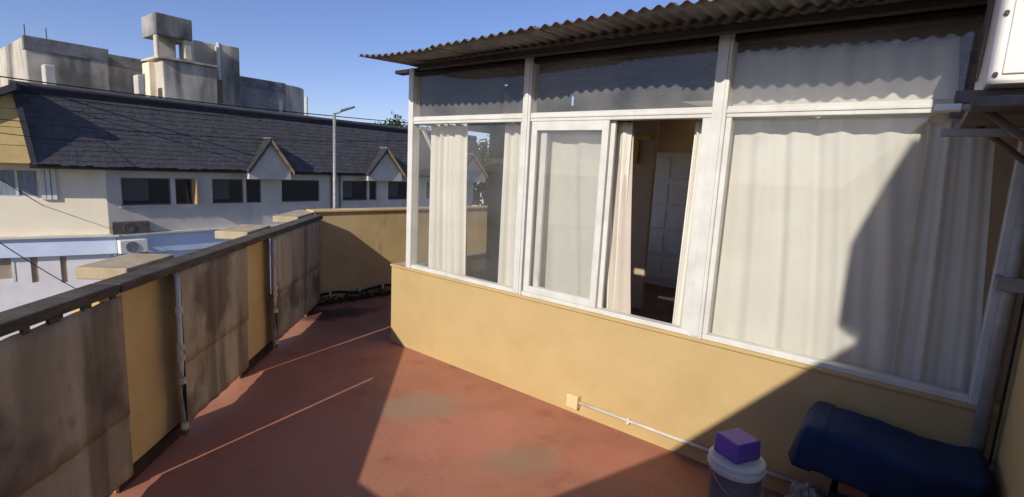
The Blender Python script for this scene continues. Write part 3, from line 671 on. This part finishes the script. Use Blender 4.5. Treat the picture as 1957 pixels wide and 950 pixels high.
# roof: front slope as one plane carried by overlapping slates
LEN = AEND - aE + .5
up = (Rp - E0); up.z = zR - zE; up = up - DF * up.dot(DF) if False else up
upv = Vector((Rp.x - E0.x, Rp.y - E0.y, zR - zE)); RL = upv.length; upn = upv.normalized()
nrm = DF.cross(upn).normalized()
if nrm.dot(NO) < 0: nrm = -nrm
def RF(a, t, h): return Vector((E0.x, E0.y, zE)) + DF * a + upn * t + nrm * h
rf = MB(RF).box(0, LEN, 0, RL, -.16, 0).build('roof', M_SLATE2, house)
sh = MB(RF); rnd = random.Random(5); t = 0.0; row = 0
while t < RL - .1:
    a = -.1 * (row % 2) * 1.6
    while a < LEN - .05:
        wd = .22 + rnd.uniform(-.03, .03); h = rnd.uniform(0, .006); t0 = t; jt = rnd.uniform(-.03, .03)
        a_ = max(a, -.02)
        sh.add([(a_ + .004, t - .03 + jt, .026 + h), (a_ + wd - .004, t - .03 + jt, .026 + h), (a_ + wd - .004, t + .22, .012), (a_ + .004, t + .22, .012),
                (a_ + .004, t - .03 + jt, .004), (a_ + wd - .004, t - .03 + jt, .004)], [(0, 1, 2, 3), (4, 5, 1, 0), (4, 0, 3), (5, 2, 1)])
        a += wd
    t += .175; row += 1
tag(sh.build('slates', M_SLATE, rf), kind='stuff')
MB(RF).box(-.1, LEN, -.10, .04, -.22, -.02).build('gutter', M_DWOOD, rf)
MB(RF).tube([(-.1, RL, .02), (LEN, RL, .02)], .10, 8).build('ridge', M_SLATE, rf)
# the other slope and the gable of yellow boards
RF2o = Vector((Rp.x, Rp.y, zR)); dn = Vector((upn.x, upn.y, -upn.z)).normalized(); n2 = dn.cross(DF).normalized()
if n2.z < 0: n2 = -n2
MB(lambda a, t, h: RF2o + DF * a + dn * t + n2 * h).box(0, LEN, 0, RL, -.16, 0).build('rear_roof', M_SLATE2, house)
GS = frame(E0 - NG * .12, DG, NG)
def gs(x, y):
    X = pln(x, y, E0 - NG * .12, NG) - E0; return X.dot(DG), X.z
tA, zA = gs(27, 172); tB, zB = gs(-120, 225); t0_ = gs(66, 313)[0]; nb = 4
zs_ = [zE + (zA - zE) * k / nb for k in range(nb + 1)]
for k in range(nb):
    za, zb_ = zs_[k], zs_[k + 1] - .02
    f0, f1 = (za - zE) / (zA - zE), (zb_ - zE) / (zA - zE)
    lt = lambda z: tB if z <= zB else tA + (tB - tA) * (zA - z) / (zA - zB)
    pl_ = [(t0_ + (tA - t0_) * f0, za), (lt(za), za)] + ([(tB, zB)] if za < zB < zb_ else []) + [(lt(zb_), zb_), (t0_ + (tA - t0_) * f1, zb_)]
    MB(GS).prism(pl_, -.04, 0, 'b').build('siding_board', M_SIDING, house)
MB(GS).prism([(t0_ + .03, zE), (tB, zE), (tB, zB - .05), (tA, zA - .05)], -3.0, -.041, 'b').build('gable_volume', M_SIDING, house)
MB(GS).prism([(tA - .12, zA + .0), (tB, zB - .0), (tB, zB + .22), (tA - .12, zA + .22)], -3.2, .35, 'b').build('gable_roof', M_SLATE2, house)
MB(GS).prism([(t0_ - .10, zE - .05), (t0_ + .06, zE - .05), (tA + .05, zA + .05), (tA - .11, zA + .05)], .001, .12, 'b').build('rake_board', M_SLATE2, house)
# soffit under the overhanging corner of the roof
sf = [pv(E0 - NGG * .2), pv(FC(0.3, -.45, 0)), pv(FC(0.3, .3, 0)), pv(GL(5.0, -.1, 0)), pv(GE(tR * 2, -.2, 0))]
MB().prism(sf, zE - .02, zE + .10, 'c').build('soffit', M_FACW, house)
# gablets on the facade
def gablet(pl, pp_, pr):
    a0, z0 = fc(*pl, -.62); ap, zp = fc(*pp_, -.62); a1, z1 = fc(*pr, -.62); z0 = zE - .02
    ap = (a0 + a1) / 2
    gb = MB(FC).prism([(a0, WZ1 + .04), (a1, WZ1 + .04), (a1, z0), (ap, zp), (a0, z0)], -.62, -.005, 'b').build('gablet', M_FACW, house)
    t_, ov = .10, .76
    bb = 3.0
    for (ae, sgn) in ((a0, -1), (a1, 1)):
        dx, dz = ae - ap, z0 - zp
        ex, ez = ae + dx * .08, z0 + dz * .08
        q = MB(FC); q.add([(ap, -ov, zp + t_), (ex, -ov, ez + t_), (ex, bb, ez + t_), (ap, bb, zp + t_), (ap, -ov, zp + .01), (ex, -ov, ez + .01), (ex, bb, ez + .01), (ap, bb, zp + .01)],
            [(0, 1, 2, 3), (7, 6, 5, 4), (0, 4, 5, 1), (1, 5, 6, 2), (2, 6, 7, 3), (3, 7, 4, 0)]); q.build('gablet_roof', M_SLATE2, gb)
        q = MB(FC); q.add([(ap, -ov - .05, zp + t_ + .02), (ex, -ov - .05, ez + t_ + .02), (ex, -ov - .05, ez - .05), (ap, -ov - .05, zp - .06),
                           (ap, -ov - .002, zp + t_ + .02), (ex, -ov - .002, ez + t_ + .02), (ex, -ov - .002, ez - .05), (ap, -ov - .002, zp - .06)],
            [(0, 1, 2, 3), (7, 6, 5, 4), (0, 4, 5, 1), (1, 5, 6, 2), (2, 6, 7, 3), (3, 7, 4, 0)]); q.build('rake_board', M_TRIM if sgn > 0 else M_SLATE2, gb)
    MB(FC).tube([(ap, -ov - .02, zp + t_ + .02), (ap, bb, zp + t_ + .02)], .07, 8).build('gablet_ridge', M_FRAME, gb)
gablet((476, 330), (512, 270), (556, 335)); gablet((704, 338), (735, 287), (768, 342)); gablet((872, 340), (900, 298), (928, 345))
# air conditioning units on the facade
for (r_, m_, lb) in (((220, 426, 294, 449), M_DGREY, 'dark condenser unit standing on the ledge of the slate roofed house'), ((229, 459, 284, 484), M_ACW, 'white condenser unit with round fan below the ledge of the slate roofed house')):
    a0, a1, z0, z1 = prect(lambda x, y: fc(x, y, -.65), *r_)
    if m_ is M_DGREY: z0 = zL + .046
    u = thing('condenser', FC((a0 + a1) / 2, -.5, z0), lb, 'air conditioner')
    bb_ = (-.65, -.305) if m_ is M_ACW else (-.28, -.005)
    MB(FC).box(a0, a1, bb_[0], bb_[1], z0, z1).build('body', m_, u, bevel=.02)
    fm = MB(FC); rr = (z1 - z0) * .38; ac_ = a0 + (a1 - a0) * .42
    for q in range(4):
        r1 = rr * (q + 1) / 4; fm.tube([(ac_ + r1 * math.cos(k * .3142), bb_[0] - .012, (z0 + z1) / 2 + r1 * math.sin(k * .3142)) for k in range(21)], .012, 5)
    fm.build('fan_grille', M_FRAME, u)
    if m_ is M_ACW: MB(FC).box(a0, a1, -.62, -.161, z0 - .06, z0 - .001).build('bracket', M_FRAME, u)

# ================================================================== CONCRETE APARTMENT BLOCK BEHIND THE ROOF
BB = 18.0
apt = thing('apartment_block', FC(8, BB + 5, STREET), 'stained grey concrete apartment block with roof tanks behind the slate roof', 'building')
def blk(name, xl, xr, yt, yb, b, dep, m, ztop=None):
    p0 = fc(xl, yt, b); p1 = fc(xr, yt, b); zb_ = fc(xl, yb, b)[1]
    return MB(FC).box(p0[0], p1[0], b, b + dep, zb_, p0[1]).build(name, m, apt, bevel=.06)
p0 = fc(45, 68, BB); p1 = fc(205, 98, BB); p2 = fc(560, 165, BB); zt = p0[1]
MB(FC).box(p0[0], p1[0], BB, BB + 12, STREET, zt).build('wing', M_CONC, apt, bevel=.06)
MB(FC).box(p1[0] + .01, p2[0], BB + 1.2, BB + 12, STREET, zt - .1).build('recessed_wing', M_CONCD, apt, bevel=.06)
MB(FC).box(fc(-60, 55, BB)[0], p0[0] - .01, BB + 9.0, BB + 14, STREET, zt + .05).build('stepped_wing', M_CONC, apt, bevel=.06)
M_SOOT = mat('soot_band', srgb(140, 137, 134), srgb(98, 97, 98), 1.2, .9, .25, 6, spots=[(srgb(140, 134, 124), 1.0, .55, .7, (1, 1, .3), .5)])
MB(FC).box(p0[0] - .05, p1[0] + .05, BB - .05, BB + .4, zt - .75, zt + .04).build('roof_band', M_SOOT, apt, bevel=.03)
MB(FC).box(p1[0] + .06, p2[0], BB + 1.15, BB + 1.6, zt - .8, zt - .06).build('roof_band', M_SOOT, apt, bevel=.03)
# rounded end
re = MB(FC); pr = p2[0] + .01; rad = fc(606, 180, BB + 1.2)[0] - p2[0]
pts = [(pr, BB + 1.2)] + [(pr + rad * math.sin(k * math.pi / 20), BB + 1.2 + 3.0 * (1 - math.cos(k * math.pi / 20))) for k in range(1, 11)] + [(pr + rad, BB + 12), (pr, BB + 12)]
re.prism(pts, STREET, zt - .15, 'c').build('rounded_end', M_CONC, apt)
# stair tower with open legs and a water tank on top
b_ = BB - 1.5
blk('water_tank', 296, 366, 22, 64, b_, 2.6, M_CONCD)
for (xa, xb) in ((297, 303), (352, 366)): blk('tank_leg', xa, xb, 65, 112, b_ + .1, .5, M_CONC)
for (xa, xb) in ((310, 318), (345, 356)): blk('tank_leg', xa, xb, 65, 112, b_ + 1.9, .5, M_CONC)
blk('tank_wall', 300, 335, 65, 112, b_ + 1.0, .4, M_CONC)
blk('stair_block', 310, 414, 112, 260, b_ - .3, 3.4, M_CONC)
MB(FC).box(fc(300, 108, b_ - .3)[0], fc(418, 108, b_ - .3)[0], b_ - .5, b_ + 3.3, fc(300, 110, b_ - .3)[1], fc(300, 106, b_ - .3)[1]).build('stair_roof', M_CONC, apt)
blk('lift_block', 371, 416, 76, 260, b_ + 2.2, 2.5, M_CONC); blk('lift_block', 422, 457, 84, 260, b_ + 1.2, 2.5, M_CONC)
blk('vent_shaft', 283, 300, 118, 200, b_ + 1.0, 1.2, M_LITW); blk('vent_shaft', 262, 276, 142, 180, b_ - .2, .8, M_FACW); blk('vent_shaft', 84, 106, 122, 170, BB - 1.2, .8, M_FACW)
for (x_, y0, y1) in ((417, 82, 152), (585, 185, 222), (536, 192, 215), (373, 160, 190)):
    q0, q1 = fc(x_, y0, BB - .2), fc(x_, y1, BB - .2)
    MB(FC).tube([(q0[0], BB - .2, q1[1]), (q0[0], BB - .2, q0[1])], .14, 8).build('vent_pipe', M_WHITE, apt)
for x_ in (47, 88, 300): 
    q0 = fc(x_, 60, BB + 1); MB(FC).tube([(q0[0], BB + 1, zt), (q0[0], BB + 1, zt + .8)], .03, 5).build('antenna', M_DGREY, apt)

# ================================================================== STREET LAMP, WIRES
lp = C0 + ray(639, 216) * (23.0 / Vector(ray(639, 216)[:2]).length)
lamp = thing('street_lamp', (lp.x, lp.y, STREET), 'tall grey street lamp with angled head in front of the slate roof', 'street lamp')
MB().tube([(lp.x, lp.y, STREET), (lp.x, lp.y, lp.z)], .10, 12, .06).build('pole', M_GREY, lamp, smooth=True)
hd = C0 + ray(668, 206) * (23.0 / Vector(ray(668, 206)[:2]).length)
MB().tube([(lp.x, lp.y, lp.z - .05), (lp.x + .25, lp.y + .1, lp.z + .08), (hd.x - .2, hd.y, hd.z - .06)], .035, 8).build('arm', M_GREY, lamp)
MB(frame((hd.x, hd.y), (1, .1), (-.1, 1))).add([(-.35, -.12, hd.z - .19), (-.35, .12, hd.z - .19), (.22, .10, hd.z + .02), (.22, -.10, hd.z + .02), (-.33, -.1, hd.z - .09), (-.33, .1, hd.z - .09), (.2, .08, hd.z + .08), (.2, -.08, hd.z + .08)],
      [(0, 1, 2, 3), (7, 6, 5, 4), (0, 3, 7, 4), (1, 5, 6, 2), (0, 4, 5, 1), (3, 2, 6, 7)]).build('head', M_DGREY, lamp, bevel=.02)
def wire(pa, da, pb, db, r, sag, label):
    A = C0 + ray(*pa) * da; B = C0 + ray(*pb) * db
    pts = [A.lerp(B, k / 24) - Vector((0, 0, sag * 4 * (k / 24) * (1 - k / 24))) for k in range(25)]
    tag(MB().tube([tuple(p) for p in pts], r, 5).build('overhead_wire', M_BLACK), label, 'wire', 'overhead wires')
wire((-200, 118), 15, (639, 222), 22.9, .022, .1, 'highest overhead wire running to the top of the street lamp')
wire((639, 222), 22.9, (1000, 245), 30, .02, .1, 'overhead wire leaving the lamp top to the right')
wire((-200, 135), 15, (639, 230), 22.9, .016, .35, 'second overhead wire running to the street lamp over the slate roof')
wire((639, 229), 22.9, (1000, 252), 30, .016, .1, 'second overhead wire leaving the lamp to the right')
wire((-200, 205), 14, (900, 262), 26, .014, .5, 'lower overhead wire crossing the slate roof')
wire((-100, 275), 13, (200, 452), K.length - .5, .014, .2, 'slanting wire crossing the cream sunny wall')
wire((-100, 395), 12, (160, 560), 18, .014, .1, 'slanting wire crossing the pale lower wall')
wire((-120, 235), 13, (330, 262), 22, .012, .3, 'thin wire in front of the yellow gable boards')

# ================================================================== FARTHER WHITE HOUSE AND TREES (seen through the corner glazing)
def farbox(name, xl, xr, yt, D, dep, m, label):
    A = C0 + ray(xl, yt) * (D / ray(xl, yt).y); B = C0 + ray(xr, yt) * (D / ray(xr, yt).y)
    t_ = thing(name, ((A.x + B.x) / 2, D, STREET), label, 'house')
    wl = [(A.x + (B.x - A.x) * f - .6, A.x + (B.x - A.x) * f + .6, A.z - 2.6, A.z - 1.2) for f in (.25, .72)]
    wall_holes(IDF, A.x, B.x, STREET, A.z, wl, D, D + .3).build('wall', m, t_); MB().box(A.x, B.x, D + .301, D + dep, STREET, A.z - .001).build('volume', m, t_)
    for q in wl: MB().box(q[0], q[1], D + .15, D + .25, q[2], q[3]).build('window', M_DARKG, t_)
    MB().box(A.x - .2, B.x + .2, D - .2, D + dep + .2, A.z, A.z + .25).build('parapet', M_PALEW, t_)
farbox('white_house', 880, 985, 335, 46, 8, M_PALEW, 'white house far behind seen through the corner glass')
farbox('white_house', 690, 740, 250, 75, 8, M_PALEW, 'low pale house beyond the slate roof')
def tree(px, py, D, h, label, seedv):
    rnd = random.Random(seedv); T = C0 + ray(px, py) * (D / ray(px, py).y)
    t_ = thing('tree', (T.x, T.y, STREET), label, 'tree', 'trees beyond the houses')
    tk = MB().tube([(T.x, T.y, STREET), (T.x + .1, T.y, (T.z + STREET) / 2), (T.x, T.y, T.z)], .28, 8, .08)
    for k in range(7):
        a = k * 2.4; z = T.z - h * rnd.uniform(.2, .7); tk.tube([(T.x, T.y, z - .8), (T.x + math.cos(a) * h * .3, T.y + math.sin(a) * h * .3, z + .8)], .09, 6, .03)
    tk.build('trunk', M_BARK, t_)
    mb = MB(); cl = [Vector((rnd.gauss(0, h * .22), rnd.gauss(0, h * .22), -abs(rnd.gauss(0, h * .25)))) for _ in range(26)]
    for k in range(2600):
        c = cl[k % 26] + Vector((rnd.gauss(0, 1), rnd.gauss(0, 1), rnd.gauss(0, 1))) * h * .075 + Vector((T.x, T.y, T.z))
        u = Vector((rnd.uniform(-1, 1), rnd.uniform(-1, 1), rnd.uniform(-1, 1))).normalized(); q = u.orthogonal().normalized(); s_ = rnd.uniform(.12, .26)
        mb.raw([c - u * s_, c + q * s_ * .5, c + u * s_, c - q * s_ * .5], [(0, 1, 2, 3)])
    mb.build('crown', M_LEAF, t_)
tree(930, 285, 40, 6, 'leafy green tree seen through the corner glass in front of the white house', 1)
tree(760, 232, 62, 6, 'distant leafy tree rising beyond the right end of the slate roof', 2)
tree(1020, 300, 48, 6, 'leafy tree right of the white house', 3)

for o in bpy.data.objects:
    if '_w' in o: del o['_w']
